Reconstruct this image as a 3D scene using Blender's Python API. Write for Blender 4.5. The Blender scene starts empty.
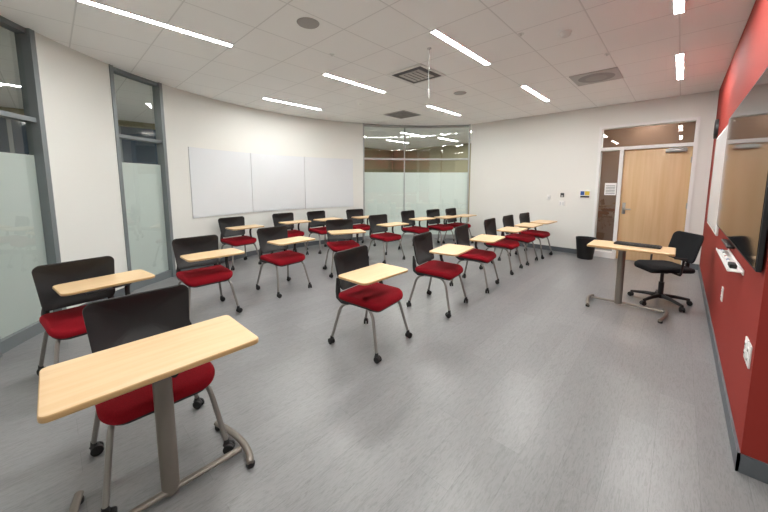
import bpy, bmesh, math, random
from mathutils import Vector, Matrix
random.seed(4)
sc = bpy.context.scene
sc.view_settings.view_transform = 'Standard'
sc.view_settings.look = 'None'
COL = sc.collection

# ------------------------------------------------------------ materials
def lin(c):
    r = []
    for v in c:
        v /= 255.0
        r.append(v/12.92 if v <= 0.04045 else ((v+0.055)/1.055)**2.4)
    return (r[0], r[1], r[2], 1.0)

def mat(name, col, rough=0.5, metal=0.0, spec=0.5, noise=0.0, nscale=20.0, bump=0.0, coat=0.0):
    m = bpy.data.materials.new(name); m.use_nodes = True
    nt = m.node_tree; N = nt.nodes; L = nt.links
    b = N['Principled BSDF']
    b.inputs['Base Color'].default_value = lin(col)
    b.inputs['Roughness'].default_value = rough
    b.inputs['Metallic'].default_value = metal
    b.inputs['Specular IOR Level'].default_value = spec
    b.inputs['Coat Weight'].default_value = coat
    tc = N.new('ShaderNodeTexCoord')
    nz = N.new('ShaderNodeTexNoise'); nz.inputs['Scale'].default_value = nscale
    nz.inputs['Detail'].default_value = 3
    L.new(tc.outputs['Object'], nz.inputs['Vector'])
    mx = N.new('ShaderNodeMixRGB'); mx.blend_type = 'MULTIPLY'
    mx.inputs['Fac'].default_value = noise
    mx.inputs['Color1'].default_value = lin(col)
    L.new(nz.outputs['Fac'], mx.inputs['Color2'])
    L.new(mx.outputs['Color'], b.inputs['Base Color'])
    if bump > 0:
        bp = N.new('ShaderNodeBump'); bp.inputs['Strength'].default_value = bump
        bp.inputs['Distance'].default_value = 0.002
        L.new(nz.outputs['Fac'], bp.inputs['Height']); L.new(bp.outputs['Normal'], b.inputs['Normal'])
    return m

def mat_wood(name, c1, c2, rough=0.35, axis='Y', scale=1.0):
    m = bpy.data.materials.new(name); m.use_nodes = True
    nt = m.node_tree; N = nt.nodes; L = nt.links
    b = N['Principled BSDF']; b.inputs['Roughness'].default_value = rough
    tc = N.new('ShaderNodeTexCoord'); mp = N.new('ShaderNodeMapping')
    s = {'Y': (30, 2.2, 30), 'X': (2.2, 30, 30), 'Z': (30, 30, 1.6)}[axis]
    mp.inputs['Scale'].default_value = [v*scale for v in s]
    nz = N.new('ShaderNodeTexNoise'); nz.inputs['Scale'].default_value = 1.0; nz.inputs['Detail'].default_value = 5
    nz.inputs['Distortion'].default_value = 0.4
    cr = N.new('ShaderNodeValToRGB')
    cr.color_ramp.elements[0].position = 0.3; cr.color_ramp.elements[0].color = lin(c1)
    cr.color_ramp.elements[1].position = 0.7; cr.color_ramp.elements[1].color = lin(c2)
    L.new(tc.outputs['Object'], mp.inputs['Vector']); L.new(mp.outputs['Vector'], nz.inputs['Vector'])
    L.new(nz.outputs['Fac'], cr.inputs['Fac']); L.new(cr.outputs['Color'], b.inputs['Base Color'])
    return m

def mat_floor():
    m = bpy.data.materials.new('vinyl_plank_floor'); m.use_nodes = True
    nt = m.node_tree; N = nt.nodes; L = nt.links
    b = N['Principled BSDF']
    tc = N.new('ShaderNodeTexCoord')
    mp = N.new('ShaderNodeMapping'); mp.inputs['Rotation'].default_value = (0, 0, math.radians(90))
    br = N.new('ShaderNodeTexBrick'); br.inputs['Scale'].default_value = 1.0
    br.inputs['Brick Width'].default_value = 1.22; br.inputs['Row Height'].default_value = 0.18
    br.inputs['Mortar Size'].default_value = 0.001; br.inputs['Mortar Smooth'].default_value = 0.3
    br.offset = 0.37
    br.inputs['Color1'].default_value = lin((136, 136, 137)); br.inputs['Color2'].default_value = lin((129, 129, 130))
    br.inputs['Mortar'].default_value = lin((114, 114, 116))
    L.new(tc.outputs['Object'], mp.inputs['Vector']); L.new(mp.outputs['Vector'], br.inputs['Vector'])
    mp2 = N.new('ShaderNodeMapping'); mp2.inputs['Scale'].default_value = (85, 12, 1)
    nz = N.new('ShaderNodeTexNoise'); nz.inputs['Scale'].default_value = 1; nz.inputs['Detail'].default_value = 8
    nz.inputs['Roughness'].default_value = 0.72; nz.inputs['Distortion'].default_value = 1.6
    L.new(tc.outputs['Object'], mp2.inputs['Vector']); L.new(mp2.outputs['Vector'], nz.inputs['Vector'])
    cr = N.new('ShaderNodeValToRGB')
    cr.color_ramp.elements[0].position = 0.38; cr.color_ramp.elements[0].color = (0.64, 0.64, 0.645, 1)
    cr.color_ramp.elements[1].position = 0.54; cr.color_ramp.elements[1].color = (1.06, 1.06, 1.06, 1)
    L.new(nz.outputs['Fac'], cr.inputs['Fac'])
    mx = N.new('ShaderNodeMixRGB'); mx.blend_type = 'MULTIPLY'; mx.inputs['Fac'].default_value = 0.55
    L.new(br.outputs['Color'], mx.inputs['Color1']); L.new(cr.outputs['Color'], mx.inputs['Color2'])
    L.new(mx.outputs['Color'], b.inputs['Base Color'])
    b.inputs['Roughness'].default_value = 0.31
    bp = N.new('ShaderNodeBump'); bp.inputs['Strength'].default_value = 0.2; bp.inputs['Distance'].default_value = 0.001
    L.new(nz.outputs['Fac'], bp.inputs['Height']); L.new(bp.outputs['Normal'], b.inputs['Normal'])
    return m

def mat_ceiling(gx, gy, ox, oy, tile, line):
    m = bpy.data.materials.new('acoustic_tile_ceiling'); m.use_nodes = True
    nt = m.node_tree; N = nt.nodes; L = nt.links
    b = N['Principled BSDF']; b.inputs['Roughness'].default_value = 0.9
    tc = N.new('ShaderNodeTexCoord'); sp = N.new('ShaderNodeSeparateXYZ')
    L.new(tc.outputs['Object'], sp.inputs[0])
    def ln(out, off, per, w):
        a = N.new('ShaderNodeMath'); a.operation = 'SUBTRACT'; a.inputs[1].default_value = off; L.new(out, a.inputs[0])
        d = N.new('ShaderNodeMath'); d.operation = 'DIVIDE'; d.inputs[1].default_value = per; L.new(a.outputs[0], d.inputs[0])
        p = N.new('ShaderNodeMath'); p.operation = 'ADD'; p.inputs[1].default_value = 100.5; L.new(d.outputs[0], p.inputs[0])
        f = N.new('ShaderNodeMath'); f.operation = 'FRACT'; L.new(p.outputs[0], f.inputs[0])
        s = N.new('ShaderNodeMath'); s.operation = 'SUBTRACT'; s.inputs[1].default_value = 0.5; L.new(f.outputs[0], s.inputs[0])
        ab = N.new('ShaderNodeMath'); ab.operation = 'ABSOLUTE'; L.new(s.outputs[0], ab.inputs[0])
        l = N.new('ShaderNodeMath'); l.operation = 'LESS_THAN'; l.inputs[1].default_value = w/per; L.new(ab.outputs[0], l.inputs[0])
        return l.outputs[0]
    a = ln(sp.outputs['X'], ox, gx, 0.006); c = ln(sp.outputs['Y'], oy, gy, 0.006)
    mxm = N.new('ShaderNodeMath'); mxm.operation = 'MAXIMUM'; L.new(a, mxm.inputs[0]); L.new(c, mxm.inputs[1])
    nz = N.new('ShaderNodeTexNoise'); nz.inputs['Scale'].default_value = 140; L.new(tc.outputs['Object'], nz.inputs['Vector'])
    m0 = N.new('ShaderNodeMixRGB'); m0.blend_type = 'MULTIPLY'; m0.inputs['Fac'].default_value = 0.02
    m0.inputs['Color1'].default_value = lin(tile); L.new(nz.outputs['Fac'], m0.inputs['Color2'])
    mx = N.new('ShaderNodeMixRGB'); L.new(mxm.outputs[0], mx.inputs['Fac'])
    L.new(m0.outputs['Color'], mx.inputs['Color1']); mx.inputs['Color2'].default_value = lin(line)
    L.new(mx.outputs['Color'], b.inputs['Base Color'])
    return m

def mat_glass(name, tint=(0.92, 0.96, 0.95)):
    m = bpy.data.materials.new(name); m.use_nodes = True
    nt = m.node_tree; N = nt.nodes; L = nt.links
    N.remove(N['Principled BSDF']); o = N['Material Output']
    t = N.new('ShaderNodeBsdfTransparent'); t.inputs['Color'].default_value = (*tint, 1)
    g = N.new('ShaderNodeBsdfGlossy'); g.inputs['Roughness'].default_value = 0.0
    lw = N.new('ShaderNodeLayerWeight'); lw.inputs['Blend'].default_value = 0.5
    pw = N.new('ShaderNodeMath'); pw.operation = 'POWER'; pw.inputs[1].default_value = 4.0
    L.new(lw.outputs['Facing'], pw.inputs[0])
    mu = N.new('ShaderNodeMath'); mu.operation = 'MULTIPLY_ADD'; mu.inputs[1].default_value = 0.88; mu.inputs[2].default_value = 0.11
    L.new(pw.outputs[0], mu.inputs[0])
    mx = N.new('ShaderNodeMixShader'); L.new(mu.outputs[0], mx.inputs[0]); L.new(t.outputs[0], mx.inputs[1]); L.new(g.outputs[0], mx.inputs[2])
    L.new(mx.outputs[0], o.inputs['Surface'])
    return m

def mat_film():
    m = mat('frosted_film', (226, 233, 230), 0.35, spec=0.4, noise=0.04, nscale=3)
    nt = m.node_tree; N = nt.nodes; L = nt.links
    b = N['Principled BSDF']; o = N['Material Output']
    tr = N.new('ShaderNodeBsdfTranslucent'); tr.inputs['Color'].default_value = lin((230, 240, 237))
    mx = N.new('ShaderNodeMixShader'); mx.inputs[0].default_value = 0.45
    L.new(b.outputs[0], mx.inputs[1]); L.new(tr.outputs[0], mx.inputs[2]); L.new(mx.outputs[0], o.inputs['Surface'])
    return m

def emit(name, col, s):
    m = bpy.data.materials.new(name); m.use_nodes = True
    nt = m.node_tree; N = nt.nodes
    b = N['Principled BSDF']; b.inputs['Base Color'].default_value = (0.9, 0.9, 0.9, 1)
    b.inputs['Emission Color'].default_value = (*col, 1); b.inputs['Emission Strength'].default_value = s
    return m

M_WALL = mat('painted_wall_white', (228, 229, 224), 0.75, noise=0.02, nscale=60, bump=0.05)
M_RED = mat('painted_wall_red', (150, 50, 42), 0.75, spec=0.25, noise=0.05, nscale=50, bump=0.05)
M_BASE = mat('rubber_baseboard', (92, 97, 102), 0.5)
M_FLOOR = mat_floor()
M_CEIL = mat_ceiling(0.6, 0.61, -0.13, 0.28, (251, 251, 249), (228, 228, 226))
M_FRAME = mat('window_frame_metal', (122, 129, 132), 0.4, metal=0.2)
M_FRAMEL = mat('window_frame_light', (172, 176, 176), 0.4, metal=0.1)
M_GLASS = mat_glass('clear_glass')
M_FILM = mat_film()
M_STRIP = emit('led_strip_diffuser', (1.0, 0.99, 0.965), 122.0)
M_STRIP_OUT = emit('corridor_led_diffuser', (1.0, 0.97, 0.90), 150.0)
M_WHITE = mat('white_plastic', (232, 232, 230), 0.4)
M_BOARD = mat('whiteboard_surface', (226, 230, 233), 0.2, noise=0.02, nscale=4)
M_BOARDED = mat('board_edge', (208, 210, 212), 0.4)
M_BLACK = mat('black_plastic', (29, 29, 31), 0.5, noise=0.1, nscale=80)
M_DARK = mat('dark_rubber', (18, 18, 19), 0.6)
M_FABRIC = mat('red_fabric', (156, 18, 34), 0.9, spec=0.2, noise=0.45, nscale=180, bump=0.6)
M_MESH = mat('black_fabric', (28, 29, 32), 0.85, spec=0.2, noise=0.4, nscale=200, bump=0.5)
M_TUBE = mat('grey_steel_tube', (144, 140, 136), 0.35, metal=0.5)
M_POST = mat('taupe_painted_steel', (126, 119, 111), 0.35, metal=0.4)
M_MAPLE = mat_wood('maple_laminate', (222, 188, 142), (229, 200, 159), 0.35, 'Y')
M_EDGE = mat('maple_edge_band', (190, 154, 106), 0.4)
M_DOOR = mat_wood('birch_door_veneer', (206, 171, 127), (218, 187, 146), 0.4, 'Z', 0.6)
M_STEEL = mat('brushed_steel', (175, 175, 173), 0.3, metal=0.9)
M_BROWN = mat('corridor_brown_wall', (112, 78, 56), 0.6, noise=0.2, nscale=3)
M_BEIGE = mat('corridor_olive_wall', (148, 142, 116), 0.8, noise=0.05)
M_NAVY = mat('corridor_dark_window', (44, 62, 80), 0.1)
M_SCREEN = mat('tv_screen', (12, 12, 14), 0.06, spec=0.35)
M_GREYG = mat('vent_grille_grey', (190, 188, 186), 0.6)
M_GREYM = mat('vent_grille_mid_grey', (150, 148, 146), 0.6)
M_GREYL = mat('speaker_grille', (166, 163, 160), 0.6)
M_VENTD = mat('vent_dark', (96, 96, 96), 0.7)
M_BLUE = mat('sign_blue', (40, 80, 150), 0.5)
M_YEL = mat('sign_yellow', (220, 190, 60), 0.5)
M_PAPER = mat('paper', (236, 236, 232), 0.8)
M_INK = mat('printed_ink', (90, 90, 95), 0.8)

# ------------------------------------------------------------ mesh builder
class MB:
    def __init__(s): s.v = []; s.f = []; s.mi = []; s.mats = []
    def m(s, mt):
        if mt not in s.mats: s.mats.append(mt)
        return s.mats.index(mt)
    def add(s, vs, fs, mt, M=None):
        o = len(s.v); i = s.m(mt)
        for v in vs:
            v = Vector(v)
            s.v.append(M @ v if M else v)
        for f in fs: s.f.append([a+o for a in f]); s.mi.append(i)
        return s
    def box(s, x0, x1, y0, y1, z0, z1, mt, r=0.0, M=None):
        if r <= 0:
            vs = [(x0,y0,z0),(x1,y0,z0),(x1,y1,z0),(x0,y1,z0),(x0,y0,z1),(x1,y0,z1),(x1,y1,z1),(x0,y1,z1)]
            fs = [(0,3,2,1),(4,5,6,7),(0,1,5,4),(1,2,6,5),(2,3,7,6),(3,0,4,7)]
            return s.add(vs, fs, mt, M)
        bm = bmesh.new(); bmesh.ops.create_cube(bm, size=1)
        for v in bm.verts:
            v.co = Vector(((x0+x1)/2+v.co.x*(x1-x0), (y0+y1)/2+v.co.y*(y1-y0), (z0+z1)/2+v.co.z*(z1-z0)))
        bmesh.ops.bevel(bm, geom=bm.edges[:], offset=r, segments=2, profile=0.5, affect='EDGES')
        bm.verts.index_update()
        vs = [v.co.copy() for v in bm.verts]; fs = [[v.index for v in f.verts] for f in bm.faces]; bm.free()
        return s.add(vs, fs, mt, M)
    def tube(s, pts, r, mt, n=10, rad=None, M=None, flat=None):
        pts = [Vector(p) for p in pts]; vs = []; fs = []
        t0 = (pts[1]-pts[0]).normalized()
        up = Vector((0,0,1)) if abs(t0.z) < 0.9 else Vector((1,0,0))
        nrm = (up - t0*up.dot(t0)).normalized()
        K = len(pts)
        for i, p in enumerate(pts):
            t = (pts[min(i+1,K-1)]-pts[max(i-1,0)]).normalized()
            nrm = (nrm - t*nrm.dot(t)).normalized(); bn = t.cross(nrm)
            rr = rad[i] if rad else r
            for k in range(n):
                a = 2*math.pi*k/n
                ca, sa = math.cos(a), math.sin(a)
                if flat: ca *= flat
                vs.append(p + nrm*ca*rr + bn*sa*rr)
        for i in range(K-1):
            for k in range(n):
                fs.append((i*n+k, i*n+(k+1)%n, (i+1)*n+(k+1)%n, (i+1)*n+k))
        fs.append(tuple(range(n-1,-1,-1))); fs.append(tuple((K-1)*n+k for k in range(n)))
        return s.add(vs, fs, mt, M)
    def lathe(s, prof, mt, n=24, M=None, c=(0,0,0), caps=True):
        vs = []; fs = []
        for (r, z) in prof:
            for k in range(n):
                a = 2*math.pi*k/n; vs.append((c[0]+r*math.cos(a), c[1]+r*math.sin(a), c[2]+z))
        for i in range(len(prof)-1):
            for k in range(n):
                fs.append((i*n+k, i*n+(k+1)%n, (i+1)*n+(k+1)%n, (i+1)*n+k))
        if caps:
            fs.append(tuple(range(n-1,-1,-1))); fs.append(tuple((len(prof)-1)*n+k for k in range(n)))
        return s.add(vs, fs, mt, M)
    def slab(s, outl, z0, z1, r, mt, mside=None, dome=0.0, M=None, fn=None, inner=True):
        n = len(outl); c = Vector((sum(p[0] for p in outl)/n, sum(p[1] for p in outl)/n))
        P = [Vector(p) for p in outl]; nr = []
        for i in range(n):
            e = (P[(i+1)%n]-P[i-1]).normalized(); nr.append(Vector((e.y, -e.x)))
        rings = []
        def ring(ins, z, sc_=1.0):
            rings.append([(c.x+((P[i]-nr[i]*ins).x-c.x)*sc_, c.y+((P[i]-nr[i]*ins).y-c.y)*sc_, z) for i in range(n)])
        if inner:
            for q in (0.25, 0.6, 0.85): ring(r, z0, q)
        for k in range(4):
            a = math.pi/2*k/3; ring(r*(1-math.sin(a)), z0+r*(1-math.cos(a)))
        nb = len(rings)-1
        for k in range(4):
            a = math.pi/2*k/3; ring(r*(1-math.cos(a)), z1-r+r*math.sin(a))
        if inner:
            for q in (0.93, 0.8, 0.6, 0.25): ring(r, z1+dome*(1-q**2), q)
        vs = [v for rg in rings for v in rg]
        if fn: vs = [fn(Vector(v)) for v in vs]
        top = []; side = []
        for j in range(len(rings)-1):
            tgt = side if nb-1 <= j <= nb+2 else top
            for i in range(n):
                tgt.append((j*n+i, j*n+(i+1)%n, (j+1)*n+(i+1)%n, (j+1)*n+i))
        top.append(tuple(range(n-1,-1,-1))); top.append(tuple((len(rings)-1)*n+k for k in range(n)))
        o = len(s.v); i1 = s.m(mt); i2 = s.m(mside or mt)
        for v in vs:
            v = Vector(v); s.v.append(M @ v if M else v)
        for f in top: s.f.append([a+o for a in f]); s.mi.append(i1)
        for f in side: s.f.append([a+o for a in f]); s.mi.append(i2)
        return s
    def mesh(s, name, ang=38):
        me = bpy.data.meshes.new(name)
        me.from_pydata([tuple(v) for v in s.v], [], s.f)
        for mt in s.mats: me.materials.append(mt)
        for p, i in zip(me.polygons, s.mi): p.material_index = i; p.use_smooth = True
        bm = bmesh.new(); bm.from_mesh(me); bmesh.ops.recalc_face_normals(bm, faces=bm.faces); bm.to_mesh(me); bm.free()
        me.set_sharp_from_angle(angle=math.radians(ang))
        return me

def rrect(w, d, r, n=5, cx=0, cy=0):
    out = []
    for sx, sy, a0 in ((1,1,0),(-1,1,90),(-1,-1,180),(1,-1,270)):
        for k in range(n+1):
            a = math.radians(a0+90*k/n)
            out.append((cx+sx*(w/2-r)+r*math.cos(a), cy+sy*(d/2-r)+r*math.sin(a)))
    return out

def obj(name, data, parent=None, loc=(0,0,0), rot=(0,0,0), label=None, cat=None, group=None, kind=None):
    if isinstance(data, MB): data = data.mesh(name)
    o = bpy.data.objects.new(name, data); COL.objects.link(o)
    o.location = loc; o.rotation_euler = rot
    if parent: o.parent = parent
    if label: o['label'] = label
    if cat: o['category'] = cat
    if group: o['group'] = group
    if kind: o['kind'] = kind
    return o
def struct(name, mb, label, cat=None):
    return obj(name, mb, label=label, cat=cat or name.split('_')[0], kind='structure')

# ------------------------------------------------------------ room shell
H = 3.0
C = Vector((-1.85, 3.55)); R = 4.6; T = 0.15
def P(rad, deg, z=0.0):
    a = math.radians(deg); return Vector((C.x+rad*math.cos(a), C.y+rad*math.sin(a), z))
def arc_block(mb, a0, a1, r0, r1, z0, z1, mt, step=2.0):
    n = max(1, int(round(abs(a1-a0)/step))); vs = []; fs = []
    for i in range(n+1):
        a = a0+(a1-a0)*i/n
        vs += [P(r0,a,z0), P(r1,a,z0), P(r1,a,z1), P(r0,a,z1)]
    for i in range(n):
        o = i*4
        for k in range(4): fs.append((o+k, o+(k+1)%4, o+4+(k+1)%4, o+4+k))
    fs.append((0,1,2,3)); fs.append((n*4+3,n*4+2,n*4+1,n*4))
    mb.add(vs, fs, mt)

XW = 0.33; YB = 7.6
A0 = math.degrees(math.atan2(YB-C.y, -math.sqrt(R*R-(YB-C.y)**2)))
aG0, aG1 = A0+0.6, 154.0
aW2a, aW2b = 209.4, 219.2
aW1a, aW1b = 230.2, 240.0

fl = MB(); fl.box(-10, 3.2, -3.2, 11.2, -0.1, 0, M_FLOOR); struct('floor', fl, 'grey wood-look vinyl plank floor')
ce = MB(); ce.box(-10, 3.2, -3.2, 11.2, H, H+0.1, M_CEIL); struct('ceiling', ce, 'white suspended acoustic tile ceiling')
w = MB(); arc_block(w, aG1, aW2a, R, R+T, 0, H, M_WALL); struct('wall_curved', w, 'white curved wall behind the whiteboards')
w = MB(); arc_block(w, aW2b, aW1a, R, R+T, 0, H, M_WALL); struct('wall_pier', w, 'white wall pier between two tall windows')
w = MB(); arc_block(w, aW1b, 268, R, R+T, 0, H, M_WALL); struct('wall_left', w, 'white curved wall beside tall window')
DX0, DX1, DZ = -1.27, 0.15, 2.61
xg = P(R, A0).x
w = MB(); w.box(xg-0.02, DX0, YB, YB+T, 0, H, M_WALL); w.box(DX1, XW+0.15, YB, YB+T, 0, H, M_WALL); w.box(DX0, DX1, YB, YB+T, DZ, H, M_WALL)
struct('wall_back', w, 'white wall holding the entrance door')
w = MB(); w.box(XW, XW+0.15, 2.36, YB, 0, H, M_RED); w.box(XW+0.15, 1.7, 2.36, 2.5, 0, H, M_RED)
struct('wall_right', w, 'brick-red painted accent wall')
pe = P(R, 268)
w = MB(); w.box(1.7, 1.85, pe.y-0.15, 2.5, 0, H, M_WALL); struct('wall_side', w, 'white side wall')
w = MB(); w.box(pe.x, 1.7, pe.y-0.15, pe.y, 0, H, M_WALL); struct('wall_front', w, 'plain white wall')
w = MB(); w.box(-10, -9.9, -3.2, 11.2, 0, H, M_BEIGE); struct('wall_corridor_west', w, 'olive corridor wall beyond the glass')
w = MB(); w.box(-9.9, 3.2, 11.1, 11.2, 0, H, M_BEIGE); struct('wall_corridor_north', w, 'olive corridor wall beyond the glass')
w = MB(); w.box(-9.9, 3.2, -3.2, -3.1, 0, H, M_BEIGE); struct('wall_corridor_south', w, 'olive corridor wall')
w = MB(); w.box(3.1, 3.2, -3.1, 11.1, 0, H, M_BEIGE); struct('wall_corridor_east', w, 'olive corridor wall')
w = MB(); w.box(-1.9, 2.5, 9.3, 9.42, 0, H, M_BROWN); struct('wall_corridor_brown', w, 'brown corridor wall beyond the door glass')
w = MB()
for k in range(4):
    y = -2.9+1.7*k
    w.box(-9.9, -9.86, y, y+1.5, 0.9, 2.85, M_NAVY)
    w.box(-9.9, -9.84, y+0.72, y+0.78, 0.9, 2.85, M_FRAME)
struct('window_4', w, 'dark exterior windows across the corridor')

def base_arc(name, a0, a1):
    b = MB(); arc_block(b, a0, a1, R-0.012, R, 0, 0.1, M_BASE); struct(name, b, 'dark grey rubber baseboard')
base_arc('baseboard_curved', aG1, aW2a); base_arc('baseboard_pier', aW2b, aW1a); base_arc('baseboard_left', aW1b, 267.5)
b = MB(); b.box(xg+0.05, DX0, YB-0.012, YB, 0, 0.1, M_BASE); b.box(DX1, XW, YB-0.012, YB, 0, 0.1, M_BASE); struct('baseboard_back', b, 'dark grey rubber baseboard')
b = MB(); b.box(XW-0.012, XW, 2.348, YB-0.012, 0, 0.1, M_BASE); b.box(XW-0.012, 1.7, 2.348, 2.36, 0, 0.1, M_BASE); struct('baseboard_right', b, 'dark grey rubber baseboard')

# ------------------------------------------------------------ glazed walls
def window(name, a0, a1, mull, label, fw=0.05, FM=None):
    FM = FM or M_FRAME
    da = math.degrees(1/R)
    m = MB(); f = fw*da; r0, r1 = R+0.02, R+0.12
    arc_block(m, a0, a0+f, R-0.01, r1, 0, H, FM, 1); arc_block(m, a1-f, a1, R-0.01, r1, 0, H, FM, 1)
    arc_block(m, a0+f, a1-f, r0, r1, 0, 0.11, FM); arc_block(m, a0+f, a1-f, r0, r1, H-0.05, H, FM)
    arc_block(m, a0+f, a1-f, r0, r1, 2.105, 2.15, FM)
    for a in mull: arc_block(m, a-0.011*da, a+0.011*da, r0+0.02, r1-0.02, 0.11, H-0.05, FM, 1)
    cuts = [a0+f]+[x for x in mull]+[a1-f]
    for i in range(len(cuts)-1):
        p0, p1 = cuts[i], cuts[i+1]
        n = max(1, round((p1-p0)/4)) if mull else 1
        for k in range(n):
            b0 = p0+(p1-p0)*k/n; b1 = p0+(p1-p0)*(k+1)/n
            q = R+0.07
            m.add([P(q,b0,0.11),P(q,b1,0.11),P(q,b1,H-0.05),P(q,b0,H-0.05)], [(0,1,2,3)], M_GLASS)
            q = R+0.078
            m.add([P(q,b0,0.11),P(q,b1,0.11),P(q,b1,1.78),P(q,b0,1.78)], [(0,1,2,3)], M_FILM)
    struct(name, m, label)
window('window_1', aW1a, aW1b, [], 'tall grey-framed window with frosted film below', 0.055)
window('window_2', aW2a, aW2b, [], 'tall grey-framed window with frosted film below')
window('window_3', aG0, aG1, [140.0], 'wide glazed corner panel with frosted lower film', 0.035, M_FRAMEL)

# ------------------------------------------------------------ door unit
fr = MB()
Y0, Y1 = YB-0.02, YB+T+0.01
fr.box(DX0, DX0+0.05, Y0, Y1, 0, DZ, M_WHITE); fr.box(DX1-0.05, DX1, Y0, Y1, 0, DZ, M_WHITE)
fr.box(DX0+0.05, DX1-0.05, Y0, Y1, DZ-0.05, DZ, M_WHITE)
fr.box(DX0+0.05, DX1-0.05, Y0, Y1, 2.13, 2.19, M_WHITE)
fr.box(-0.91, -0.85, Y0, Y1, 0, 2.13, M_WHITE)
fr.box(DX0+0.05, -0.91, Y0, Y1, 0, 0.12, M_WHITE)
fr.add([(DX0+0.05,YB+0.07,2.19),(DX1-0.05,YB+0.07,2.19),(DX1-0.05,YB+0.07,DZ-0.05),(DX0+0.05,YB+0.07,DZ-0.05)], [(0,1,2,3)], M_GLASS)
fr.add([(DX0+0.05,YB+0.07,0.12),(-0.91,YB+0.07,0.12),(-0.91,YB+0.07,2.13),(DX0+0.05,YB+0.07,2.13)], [(0,1,2,3)], M_GLASS)
struct('window_5', fr, 'white door frame with glass transom and sidelight')
dr = MB(); dr.box(-0.848, DX1-0.052, YB+0.03, YB+0.075, 0.008, 2.127, M_DOOR, 0.003)
door = struct('door_1', dr, 'light birch veneer door with steel lever')
h = MB()
h.box(-0.81, -0.76, YB+0.022, YB+0.03, 0.9, 1.12, M_STEEL, 0.003)
h.tube([(-0.785,YB+0.025,1.0),(-0.785,YB-0.03,1.0),(-0.77,YB-0.04,1.0),(-0.67,YB-0.04,1.0)], 0.011, M_STEEL)
obj('door_handle', h, parent=door, label='brushed steel lever handle')
h = MB(); h.box(-0.25, 0.03, YB-0.03, YB+0.03, 2.04, 2.10, M_STEEL, 0.006)
h.box(-0.2, 0.02, YB-0.05, YB-0.03, 2.095, 2.11, M_STEEL)
obj('door_closer', h, parent=door)
for z in (0.25, 1.1, 1.9):
    h = MB(); h.tube([(DX1-0.058,YB+0.025,z-0.05),(DX1-0.058,YB+0.025,z+0.05)], 0.009, M_STEEL)
    obj('hinge', h, parent=door)
n = MB(); n.box(-1.12, -0.93, YB+0.055, YB+0.06, 1.26, 1.5, M_PAPER)
for k in range(6): n.box(-1.10, -0.95, YB+0.0535, YB+0.055, 1.29+0.03*k, 1.3+0.03*k, M_INK)
obj('paper_notice', n, label='white printed paper notice taped to sidelight glass', cat='notice')

# ------------------------------------------------------------ ceiling fixtures
def strip(x, y0, y1, mt, grp, lab):
    e = bpy.data.objects.new('ceiling_light', None); COL.objects.link(e); e.location = (x, (y0+y1)/2, H)
    e.empty_display_size = 0.1
    e['label'] = lab; e['category'] = 'ceiling light'; e['group'] = grp
    L_ = (y1-y0)/2
    d = MB(); d.box(-0.031, 0.031, -L_+0.008, L_-0.008, -0.009, -0.001, mt); obj('light_diffuser', d, parent=e)
    t = MB(); z = -0.0105
    t.add([(-0.040,-L_,z),(0.040,-L_,z),(0.040,L_,z),(-0.040,L_,z),(-0.0315,-L_+0.0075,z),(0.0315,-L_+0.0075,z),(0.0315,L_-0.0075,z),(-0.0315,L_-0.0075,z),
           (-0.040,-L_,0),(0.040,-L_,0),(0.040,L_,0),(-0.040,L_,0),(-0.0315,-L_+0.0075,0),(0.0315,-L_+0.0075,0),(0.0315,L_-0.0075,0),(-0.0315,L_-0.0075,0)],
          [(0,1,5,4),(1,2,6,5),(2,3,7,6),(3,0,4,7),(0,1,9,8),(1,2,10,9),(2,3,11,10),(3,0,8,11),(4,5,13,12),(5,6,14,13),(6,7,15,14),(7,4,12,15)], M_WHITE)
    obj('light_trim', t, parent=e)
LX = [-0.13, -1.9, -3.7, -5.5]
for i, x in enumerate(LX):
    for j, y in enumerate((0.28, 2.72, 5.16)):
        if i == 3 and j != 1: continue
        strip(x, y, y+1.22, M_STRIP, 'recessed linear classroom lights', 'narrow recessed white LED strip light in tile ceiling')
for (x, y) in ((-6.2,7.9),(-7.6,6.6),(-4.6,9.2),(-7.9,2.6),(-7.6,0.2),(-6.4,-1.9),(-3.4,8.6),(-0.6,8.5),(-8.9,4.6),(-6.0,9.6),(-7.6,8.8)):
    strip(x, y-0.6, y+0.6, M_STRIP_OUT, 'corridor lights', 'warm linear LED light in the corridor ceiling')

def vent(x, y, w_, d_, style, lab):
    m = MB(); z = H-0.012
    m.box(x-w_/2, x+w_/2, y-d_/2, y+d_/2, z, H, M_WHITE if style == 1 else M_GREYG, 0.003)
    if style == 1:
        m.box(x-w_*0.42, x+w_*0.42, y-d_*0.42, y+d_*0.42, z-0.003, z, M_VENTD)
        m.box(x-w_*0.30, x+w_*0.30, y-d_*0.30, y+d_*0.30, z-0.010, z-0.003, M_GREYG)
        for k in range(4):
            xx = x-w_*0.18+w_*0.36*k/3
            m.box(xx-0.006, xx+0.006, y-d_*0.26, y+d_*0.26, z-0.012, z-0.010, M_VENTD)
    elif style == 2:
        m.lathe([(0.0,-0.006),(0.2,-0.006),(0.22,0.0)], M_GREYM, 36, c=(x, y, z), caps=False)
        m.lathe([(0.0,-0.010),(0.12,-0.010),(0.13,-0.006)], M_GREYL, 36, c=(x, y, z), caps=False)
    else:
        for k in range(14):
            yy = y-d_/2+0.03+(d_-0.06)*k/13
            m.box(x-w_/2+0.03, x+w_/2-0.03, yy-0.006, yy+0.006, z-0.004, z, M_VENTD)
    obj('ceiling_vent', m, label=lab, cat='vent')
vent(-2.8, 3.635, 0.58, 0.59, 1, 'square dark-framed air diffuser in ceiling tile')
vent(-4.6, 5.465, 0.58, 0.59, 0, 'grey slotted return air grille in ceiling')
vent(-1.0, 5.465, 0.56, 0.57, 2, 'light grey ceiling panel with round diffuser')
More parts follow.
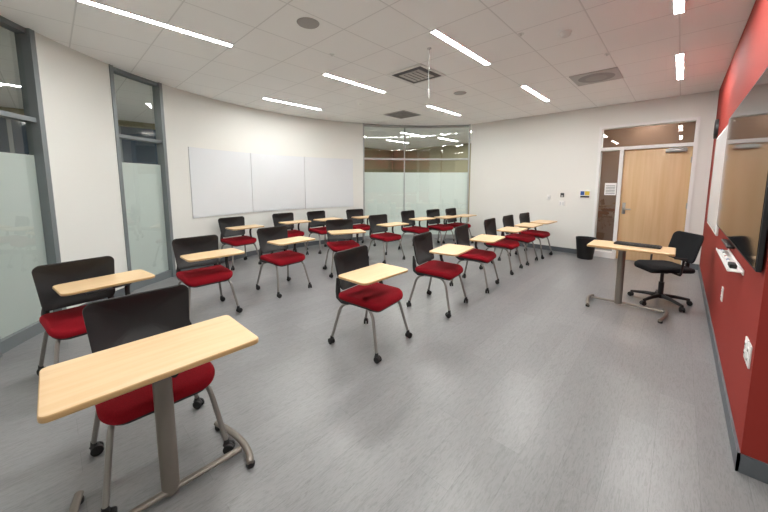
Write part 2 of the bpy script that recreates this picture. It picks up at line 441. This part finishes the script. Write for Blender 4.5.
for (x, y) in ((-2.68, 1.8), (-2.82, 4.85)):
    m = MB(); m.lathe([(0.0,-0.012),(0.075,-0.012),(0.098,-0.008),(0.105,0)], M_GREYL, 32, c=(x,y,H), caps=False)
    obj('ceiling_speaker', m, label='round flush ceiling speaker with grey grille', cat='speaker', group='ceiling speakers')
m = MB(); m.lathe([(0.0,-0.045),(0.03,-0.045),(0.045,-0.03),(0.052,-0.01),(0.057,0)], M_WHITE, 24, c=(-0.96,3.67,H), caps=False)
obj('smoke_detector', m, label='small round white smoke detector on ceiling', cat='smoke detector')
for (x, y) in ((-1.3,3.4),(-0.75,4.6),(-3.1,2.4),(-4.6,4.2)):
    m = MB(); m.lathe([(0.0,-0.02),(0.01,-0.02),(0.01,-0.008),(0.03,-0.005),(0.031,0)], M_WHITE, 16, c=(x,y,H), caps=False)
    obj('sprinkler_head', m, label='small white fire sprinkler head in ceiling', cat='sprinkler', group='sprinkler heads')
m = MB(); m.lathe([(0.022,-0.01),(0.025,0)], M_GREYG, 20, c=(-2.17,3.04,H)); m.tube([(-2.17,3.04,H-0.008),(-2.17,3.04,2.54)], 0.004, M_GREYM, 8)
m.lathe([(0.006,0.1),(0.010,0.06),(0.010,0),(0.006,-0.01)], M_GREYG, 12, c=(-2.17,3.04,2.46))
obj('hanging_microphone', m, label='thin grey microphone rod hanging from ceiling', cat='microphone')

# ------------------------------------------------------------ whiteboards on the curved wall
bd = [204.6, 188.9, 173.1, 157.4]
for i in range(3):
    a1, a0 = bd[i]-0.035, bd[i+1]+0.035
    m = MB(); arc_block(m, a0, a1, R-0.014, R-0.002, 0.9, 2.1, M_BOARDED, 1.5)
    arc_block(m, a0+0.03, a1-0.03, R-0.017, R-0.013, 0.902, 2.098, M_BOARD, 1.5)
    obj('whiteboard', m, label='frameless white board panel on curved white wall', cat='whiteboard', group='curved wall whiteboards')
# whiteboard on red wall
m = MB(); m.box(XW-0.02, XW-0.002, 4.9, 6.5, 0.93, 2.12, M_WHITE, 0.003); m.box(XW-0.024, XW-0.018, 4.93, 6.47, 0.96, 2.09, M_BOARD)
obj('whiteboard', m, label='whiteboard mounted on red wall beside screen', cat='whiteboard')
# television
tv = MB(); tx = XW-0.03
tv.box(tx, tx+0.02, 2.372, 4.78, 1.06, 2.15, M_BLACK, 0.004); tv.box(tx+0.02, XW-0.001, 2.95, 4.2, 1.3, 1.8, M_DARK)
TV = obj('television', tv, label='large black flat screen display on red wall', cat='television')
s_ = MB(); s_.box(tx-0.002, tx, 2.385, 4.767, 1.075, 2.138, M_SCREEN); obj('screen', s_, parent=TV, label='glossy dark screen')
m = MB(); m.box(XW-0.045, XW-0.001, 3.5, 3.95, 1.005, 1.022, M_BLACK, 0.005)
obj('sound_bar', m, label='slim black sound bar mounted under the display', cat='sound bar')
m = MB(); m.box(XW-0.075, XW-0.001, 2.95, 3.85, 0.935, 0.942, M_WHITE, 0.002); m.box(XW-0.075, XW-0.07, 2.95, 3.85, 0.942, 0.953, M_WHITE); m.box(XW-0.008, XW-0.001, 2.95, 3.85, 0.92, 0.955, M_WHITE, 0.002)
obj('marker_tray', m, label='pale wall-mounted marker tray below the display', cat='tray')
m = MB(); m.box(XW-0.06, XW-0.025, 3.03, 3.14, 0.9425, 0.968, M_DARK, 0.005)
obj('board_eraser', m, label='dark felt board eraser lying on tray', cat='eraser')
for k, mt in enumerate((M_BLUE, M_FABRIC, M_DARK, M_BLUE)):
    m = MB(); y0 = 3.2+0.15*k
    m.tube([(XW-0.045, y0, 0.9505), (XW-0.045, y0+0.085, 0.9505)], 0.008, M_WHITE, 12); m.tube([(XW-0.045, y0+0.085, 0.9505), (XW-0.045, y0+0.12, 0.9505)], 0.008, mt, 12)
    obj('dry_erase_marker', m, label='dry erase marker with coloured cap on tray', cat='marker', group='markers on the tray')
def outlet_r(y, z):
    m = MB(); m.box(XW-0.008, XW, y-0.037, y+0.037, z-0.06, z+0.06, M_WHITE, 0.002)
    for dz in (-0.025, 0.025):
        m.box(XW-0.011, XW-0.007, y-0.018, y+0.018, z+dz-0.016, z+dz+0.016, M_WHITE)
        for dy in (-0.007, 0.007): m.box(XW-0.012, XW-0.0105, y+dy-0.0015, y+dy+0.0015, z+dz-0.006, z+dz+0.006, M_DARK)
    obj('wall_outlet', m, label='white double electrical outlet on red wall', cat='outlet', group='outlets on the red wall')
outlet_r(2.45, 0.6); outlet_r(3.9, 0.55); outlet_r(2.54, 0.6)
m = MB(); Mx = Matrix.Translation((XW, 6.9, 2.3)) @ Matrix.Rotation(math.radians(-90), 4, 'Y')
m.lathe([(0.0,0.015),(0.115,0.015),(0.12,0.016),(0.125,0.035),(0.14,0.035),(0.145,0.0)], M_BLACK, 36, M=Mx, caps=False)
m.lathe([(0.0,0.02),(0.12,0.02)], M_PAPER, 36, M=Mx, caps=False)
for a, l in ((40, 0.06), (150, 0.09)):
    q = math.radians(a); m.box(0, l, -0.004, 0.004, 0.022, 0.025, M_DARK, M=Mx @ Matrix.Rotation(q, 4, 'Z'))
obj('wall_clock', m, label='round black-rimmed clock on red wall', cat='clock')

def plate(name, x, z, w_, h_, mt, label, cat, extra=None):
    m = MB(); m.box(x-w_/2, x+w_/2, YB-0.015, YB+0.002, z-h_/2, z+h_/2, mt, 0.003)
    if extra: extra(m)
    obj(name, m, label=label, cat=cat)
def ex1(m): m.box(-1.86-0.02, -1.86+0.02, YB-0.02, YB-0.014, 1.2, 1.24, M_GREYL)
plate('thermostat', -1.86, 1.24, 0.07, 0.09, M_BLACK, 'small dark wall thermostat on white wall', 'thermostat', ex1)
def ex2(m):
    for dx in (-0.025, 0.025): m.box(-1.86+dx-0.01, -1.86+dx+0.01, YB-0.02, YB-0.014, 1.03, 1.09, M_BOARDED)
plate('light_switch', -1.86, 1.06, 0.12, 0.115, M_WHITE, 'white double light switch plate on white wall', 'switch', ex2)
def ex3(m):
    m.box(-1.52, -1.45, YB-0.017, YB-0.014, 1.25, 1.33, M_BLUE); m.box(-1.44, -1.36, YB-0.017, YB-0.014, 1.25, 1.33, M_YEL)
    m.box(-1.52, -1.36, YB-0.017, YB-0.014, 1.20, 1.235, M_DARK)
plate('wall_sign', -1.44, 1.27, 0.2, 0.17, M_WHITE, 'small white placard with blue and yellow panels', 'sign', ex3)
def ex4(m): m.box(-2.13-0.015, -2.13+0.015, YB-0.02, YB-0.014, 1.16, 1.2, M_BOARDED)
plate('light_switch', -2.13, 1.18, 0.07, 0.115, M_WHITE, 'white single switch plate on white wall', 'switch', ex4)
def ex5(m):
    for dz in (-0.025, 0.025): m.box(-2.35-0.018, -2.35+0.018, YB-0.018, YB-0.014, 0.45+dz-0.015, 0.45+dz+0.015, M_BOARDED)
plate('wall_outlet', -2.35, 0.45, 0.075, 0.12, M_WHITE, 'white electrical outlet on white wall', 'outlet', ex5)

m = MB(); m.lathe([(0.0,0.0),(0.13,0.0),(0.135,0.01),(0.175,0.40),(0.182,0.42),(0.17,0.42),(0.165,0.40),(0.125,0.02),(0.0,0.02)], M_DARK, 32, caps=False)
obj('trash_can', m, loc=(-1.3, 7.25, 0), label='round black plastic trash can against white wall', cat='trash can')

# ------------------------------------------------------------ chair meshes
def bez(p0, p1, p2, n=5):
    p0, p1, p2 = Vector(p0), Vector(p1), Vector(p2)
    return [p0*(1-t)**2+p1*2*t*(1-t)+p2*t*t for t in [k/n for k in range(n+1)]]

def seat_fn(v):
    z = v.z
    if v.x > 0.08: z -= 1.2*(v.x-0.08)**2
    z += 0.25*v.y*v.y
    return Vector((v.x, v.y, z))
sm = MB(); sm.slab(rrect(0.47, 0.49, 0.085, 6, 0.01), 0.428, 0.488, 0.025, M_FABRIC, dome=0.006, fn=seat_fn)
SEAT = sm.mesh('seat')
sh = MB(); sh.slab(rrect(0.45, 0.46, 0.085, 6), 0.410, 0.432, 0.008, M_BLACK, fn=seat_fn)
for sy in (-1, 1):
    sh.tube(bez((0.16,0.17*sy,0.405),(0,0.17*sy,0.41),(-0.18,0.17*sy,0.405)), 0.013, M_TUBE)
sh.tube([(0.08,-0.17,0.403),(0.08,0.17,0.403)], 0.012, M_TUBE); sh.tube([(-0.1,-0.17,0.403),(-0.1,0.17,0.403)], 0.012, M_TUBE)
SHELL = sh.mesh('seat_frame')
def back_fn(v):
    y, z, t = v.x, v.y, v.z
    y *= 0.88+0.12*min(1, max(0, (z-0.5)/0.3))
    x = -0.20 - t + 1.0*y*y - 0.20*(z-0.55) - 0.05*math.sin((z-0.52)/0.36*math.pi)
    return Vector((x, y, z))
bk = MB(); bk.slab(rrect(0.49, 0.35, 0.045, 5, 0, 0.695), 0.0, 0.016, 0.007, M_BLACK, fn=back_fn)
BACK = bk.mesh('backrest')
BSUP = []
for sy in (-1, 1):
    bs = MB()
    bs.tube([(-0.10,0.19*sy,0.41),(-0.17,0.205*sy,0.418),(-0.215,0.205*sy,0.45),(-0.225,0.2*sy,0.50),(-0.235,0.19*sy,0.56),(-0.25,0.18*sy,0.62)], 0.015, M_BLACK, 10, rad=[0.014,0.02,0.024,0.024,0.02,0.01])
    BSUP.append(bs.mesh('backrest_support'))
LEG = {}
for sx in (-1, 1):
    for sy in (-1, 1):
        l = MB(); pts = [(0.06*sx,0.165*sy,0.405)]+bez((0.09*sx,0.17*sy,0.405),(0.175*sx,0.205*sy,0.405),(0.195*sx,0.215*sy,0.33),5)+[(0.26*sx,0.255*sy,0.068)]
        l.tube(pts, 0.0135, M_TUBE, 12)
        LEG[(sx,sy)] = l.mesh('leg')
cs = MB()
cs.lathe([(0.014,0.082),(0.016,0.058),(0.021,0.049)], M_BLACK, 14)
cs.tube([(-0.01,0,0.053),(0.018,0,0.047),(0.031,0,0.029)], 0.011, M_BLACK, 8)
for sy in (-1, 1):
    Mx = Matrix.Translation((0.011, 0.015*sy, 0.028)) @ Matrix.Rotation(math.radians(90), 4, 'X')
    cs.lathe([(0.0,-0.0085),(0.022,-0.0085),(0.028,-0.0055),(0.028,0.0055),(0.022,0.0085),(0.0,0.0085)], M_DARK, 20, M=Mx, caps=False)
CAST = cs.mesh('caster')
tb = MB()
def tabfn(v):
    return Vector((v.x*(1+0.12*v.y), v.y, v.z))
tb.slab(rrect(0.36, 0.58, 0.05, 6), 0.694, 0.714, 0.006, M_MAPLE, M_EDGE, fn=tabfn)
TAB = tb.mesh('writing_tablet')
ar = MB()
ar.tube([(-0.02,0.17,0.405),(-0.02,0.25,0.41)]+bez((-0.03,0.26,0.41),(-0.06,0.285,0.43),(-0.10,0.285,0.52),4)+bez((-0.105,0.285,0.56),(-0.11,0.29,0.672),(0.02,0.29,0.675),5)+[(0.1,0.25,0.678),(0.13,0.15,0.68),(0.13,0.02,0.68)], 0.015, M_BLACK, 10,
        rad=[0.014,0.015,0.016,0.018,0.019,0.019,0.019,0.019,0.019,0.019,0.019,0.018,0.017,0.015,0.013,0.012])
ar.box(0.05, 0.2, -0.03, 0.12, 0.678, 0.695, M_BLACK, 0.004)
ARM = ar.mesh('tablet_arm')

def chair(x, y, yaw, tab=(0.14, 0.06), trot=0, label=None, rnd=True):
    nm = 'tablet_chair' if tab else 'classroom_chair'
    e = bpy.data.objects.new(nm, None); COL.objects.link(e); e.empty_display_size = 0.1
    e.location = (x, y, 0); e.rotation_euler = (0, 0, math.radians(yaw))
    e['label'] = label or 'black chair with red seat, casters and maple writing tablet'
    e['category'] = 'chair'
    e['group'] = 'red-seated classroom chairs'
    obj('seat', SEAT, parent=e); obj('seat_frame', SHELL, parent=e); b = obj('backrest', BACK, parent=e)
    for q in BSUP: obj('backrest_support', q, parent=b)
    for k in LEG:
        l = obj('leg', LEG[k], parent=e)
        obj('caster', CAST, parent=l, loc=(0.26*k[0], 0.255*k[1], 0), rot=(0, 0, random.uniform(0, 6.28) if rnd else 0))
    if tab:
        obj('tablet_arm', ARM, parent=e)
        obj('writing_tablet', TAB, parent=e, loc=(tab[0], tab[1], 0), rot=(0, 0, math.radians(trot)))
    return e

chair(-2.00, 0.31, 0, None, label='black chair with red fabric seat behind maple table')
chair(-3.33, 0.13, 8, (0.0, 0.13), 0, label='black chair with red seat and maple tablet by window')
chair(-3.90, 1.14, 0)
chair(-4.02, 2.18, 5)
chair(-4.08, 3.32, -25, (0.14, 0.03))
chair(-4.15, 4.45, -5)
chair(-4.3, 5.6, 0)
chair(-4.1, 6.3, -5)
chair(-3.95, 6.88, 0)
chair(-5.82, 2.30, 5, label='black chair with red seat and tablet near whiteboards')
chair(-5.85, 3.34, 0, label='black chair with red seat and tablet near whiteboards')
chair(-5.75, 4.10, 0, label='black chair with red seat and tablet near whiteboards')
chair(-5.5, 5.0, -10, label='black chair with red seat and tablet near whiteboards')
chair(-2.05, 1.99, 8, (0.11, -0.09), -6, label='black chair with red seat and tablet, standing alone')
chair(-2.08, 3.18, 8)
chair(-2.11, 4.20, 8)
chair(-2.2, 5.33, 3)
chair(-2.2, 6.13, 0)
chair(-2.15, 6.86, -3, label='black chair with red seat and tablet near white wall')

# ------------------------------------------------------------ tables
def table(x, y, yaw, w_, d_, h_, label, cy=0.0):
    e = bpy.data.objects.new('mobile_table', None); COL.objects.link(e); e.empty_display_size = 0.1
    e.location = (x, y, 0); e.rotation_euler = (0, 0, math.radians(yaw)); e['label'] = label; e['category'] = 'table'
    t = MB(); t.slab(rrect(d_, w_, 0.03, 6), h_-0.026, h_, 0.007, M_MAPLE, M_EDGE); obj('tabletop', t, parent=e)
    p = MB()
    n = 28; vs = []; fs = []
    for z in (0.03, h_-0.045):
        for k in range(n):
            a = 2*math.pi*k/n; vs.append((0.032*math.cos(a), cy+0.038*math.sin(a), z))
    for k in range(n): fs.append((k,(k+1)%n,n+(k+1)%n,n+k))
    fs += [tuple(range(n-1,-1,-1)), tuple(range(n,2*n))]
    p.add(vs, fs, M_POST)
    p.box(-0.12, 0.12, cy-0.06, cy+0.06, h_-0.05, h_-0.025, M_POST, 0.004)
    obj('column', p, parent=e)
    k = MB(); k.tube([(0.02,cy+0.02,h_-0.09),(0.07,cy+0.03,h_-0.09)], 0.006, M_DARK, 8); k.tube([(0.06,cy+0.03,h_-0.09),(0.085,cy+0.035,h_-0.09)], 0.014, M_DARK, 10)
    obj('height_knob', k, parent=e)
    b = MB(); q = w_/2-0.05
    b.tube([(0.01,-q,0.04),(0.01,0,0.045),(0.01,q,0.04)], 0.019, M_POST, 12, flat=0.7)
    for s in (-1, 1):
        b.tube(bez((0.13,q*s,0.032),(0.02,(q+0.06)*s,0.05),(-0.30,(q-0.02)*s,0.032),10), 0.018, M_POST, 12, flat=0.7)
    obj('foot', b, parent=e)
    for s in (-1, 1):
        for (cx, cyy) in ((0.115, q+0.008), (-0.28, q-0.015)):
            f = MB(); f.lathe([(0.018,0.0),(0.021,0.006),(0.021,0.018),(0.015,0.03)], M_DARK, 16, c=(cx, cyy*s, 0)); obj('glide', f, parent=e)
    return e
table(-1.675, 0.285, 0, 0.75, 0.42, 0.735, 'maple-topped table with taupe steel pedestal and curved feet')
table(-0.39, 4.68, 90, 0.80, 0.48, 0.755, 'maple-topped instructor table on steel pedestal', cy=0.07)
m = MB(); m.box(-0.22, 0.22, -0.07, 0.07, 0, 0.022, M_BLACK, 0.006)
for r_ in range(4):
    for c_ in range(14):
        m.box(-0.205+0.0295*c_, -0.18+0.0295*c_, -0.058+0.03*r_, -0.033+0.03*r_, 0.021, 0.027, M_DARK)
obj('keyboard', m, loc=(-0.33, 4.75, 0.7555), rot=(0, 0, math.radians(-4)), label='black keyboard on maple instructor table', cat='keyboard')

# ------------------------------------------------------------ office chair
e = bpy.data.objects.new('office_chair', None); COL.objects.link(e); e.location = (-0.09, 5.17, 0); e.rotation_euler = (0, 0, math.radians(214))
e['label'] = 'black swivel office chair with five-star caster base'; e['category'] = 'chair'
s = MB(); s.slab(rrect(0.46, 0.48, 0.1, 6), 0.43, 0.485, 0.022, M_MESH, dome=0.006, fn=seat_fn); obj('seat', s, parent=e)
s = MB(); s.slab(rrect(0.46, 0.34, 0.06, 6, 0, 0.725), 0.0, 0.02, 0.009, M_MESH, fn=lambda v: Vector((-0.20-v.z+0.8*v.x*v.x-0.25*(v.y-0.6), v.x, v.y)))
b = obj('backrest', s, parent=e)
s = MB(); s.tube([(-0.05,0,0.41),(-0.2,0,0.40),(-0.265,0,0.44),(-0.27,0,0.6),(-0.27,0,0.69)], 0.018, M_BLACK, 10); obj('backrest_support', s, parent=b)
s = MB(); s.lathe([(0.028,0.09),(0.028,0.27),(0.018,0.27),(0.018,0.39),(0.06,0.39),(0.09,0.43)], M_BLACK, 20); obj('gas_column', s, parent=e)
for sy in (-1, 1):
    s = MB(); s.tube([(-0.02,0.12*sy,0.425),(-0.02,0.24*sy,0.425)]+bez((-0.02,0.25*sy,0.425),(-0.02,0.27*sy,0.44),(-0.03,0.27*sy,0.60),4)+[(-0.06,0.27*sy,0.62),(0.06,0.26*sy,0.63)], 0.012, M_BLACK, 8); obj('armrest', s, parent=e)
base = MB(); base.lathe([(0.05,0.07),(0.05,0.11),(0.03,0.12)], M_BLACK, 20)
for k in range(5):
    a = math.radians(72*k+28); base.tube([(0.03*math.cos(a),0.03*math.sin(a),0.095),(0.15*math.cos(a),0.15*math.sin(a),0.09),(0.29*math.cos(a),0.29*math.sin(a),0.07)], 0.02, M_BLACK, 10, rad=[0.026,0.022,0.016])
bo = obj('star_base', base, parent=e)
for k in range(5):
    a = math.radians(72*k+28); obj('caster', CAST, parent=bo, loc=(0.29*math.cos(a), 0.29*math.sin(a), 0), rot=(0,0,1.3*k))

# ------------------------------------------------------------ world and camera
wd = bpy.data.worlds.new('World'); sc.world = wd; wd.use_nodes = True
wd.node_tree.nodes['Background'].inputs[0].default_value = (0.5, 0.55, 0.6, 1); wd.node_tree.nodes['Background'].inputs[1].default_value = 0.3
cam = bpy.data.cameras.new('Camera'); co = bpy.data.objects.new('Camera', cam); COL.objects.link(co)
cam.sensor_width = 36; cam.lens = 314/768*36; cam.shift_y = -38/768; cam.clip_start = 0.05
co.location = (0, 0, 1.5); co.rotation_euler = (math.radians(90-6.36), 0, math.radians(43.3))
sc.camera = co
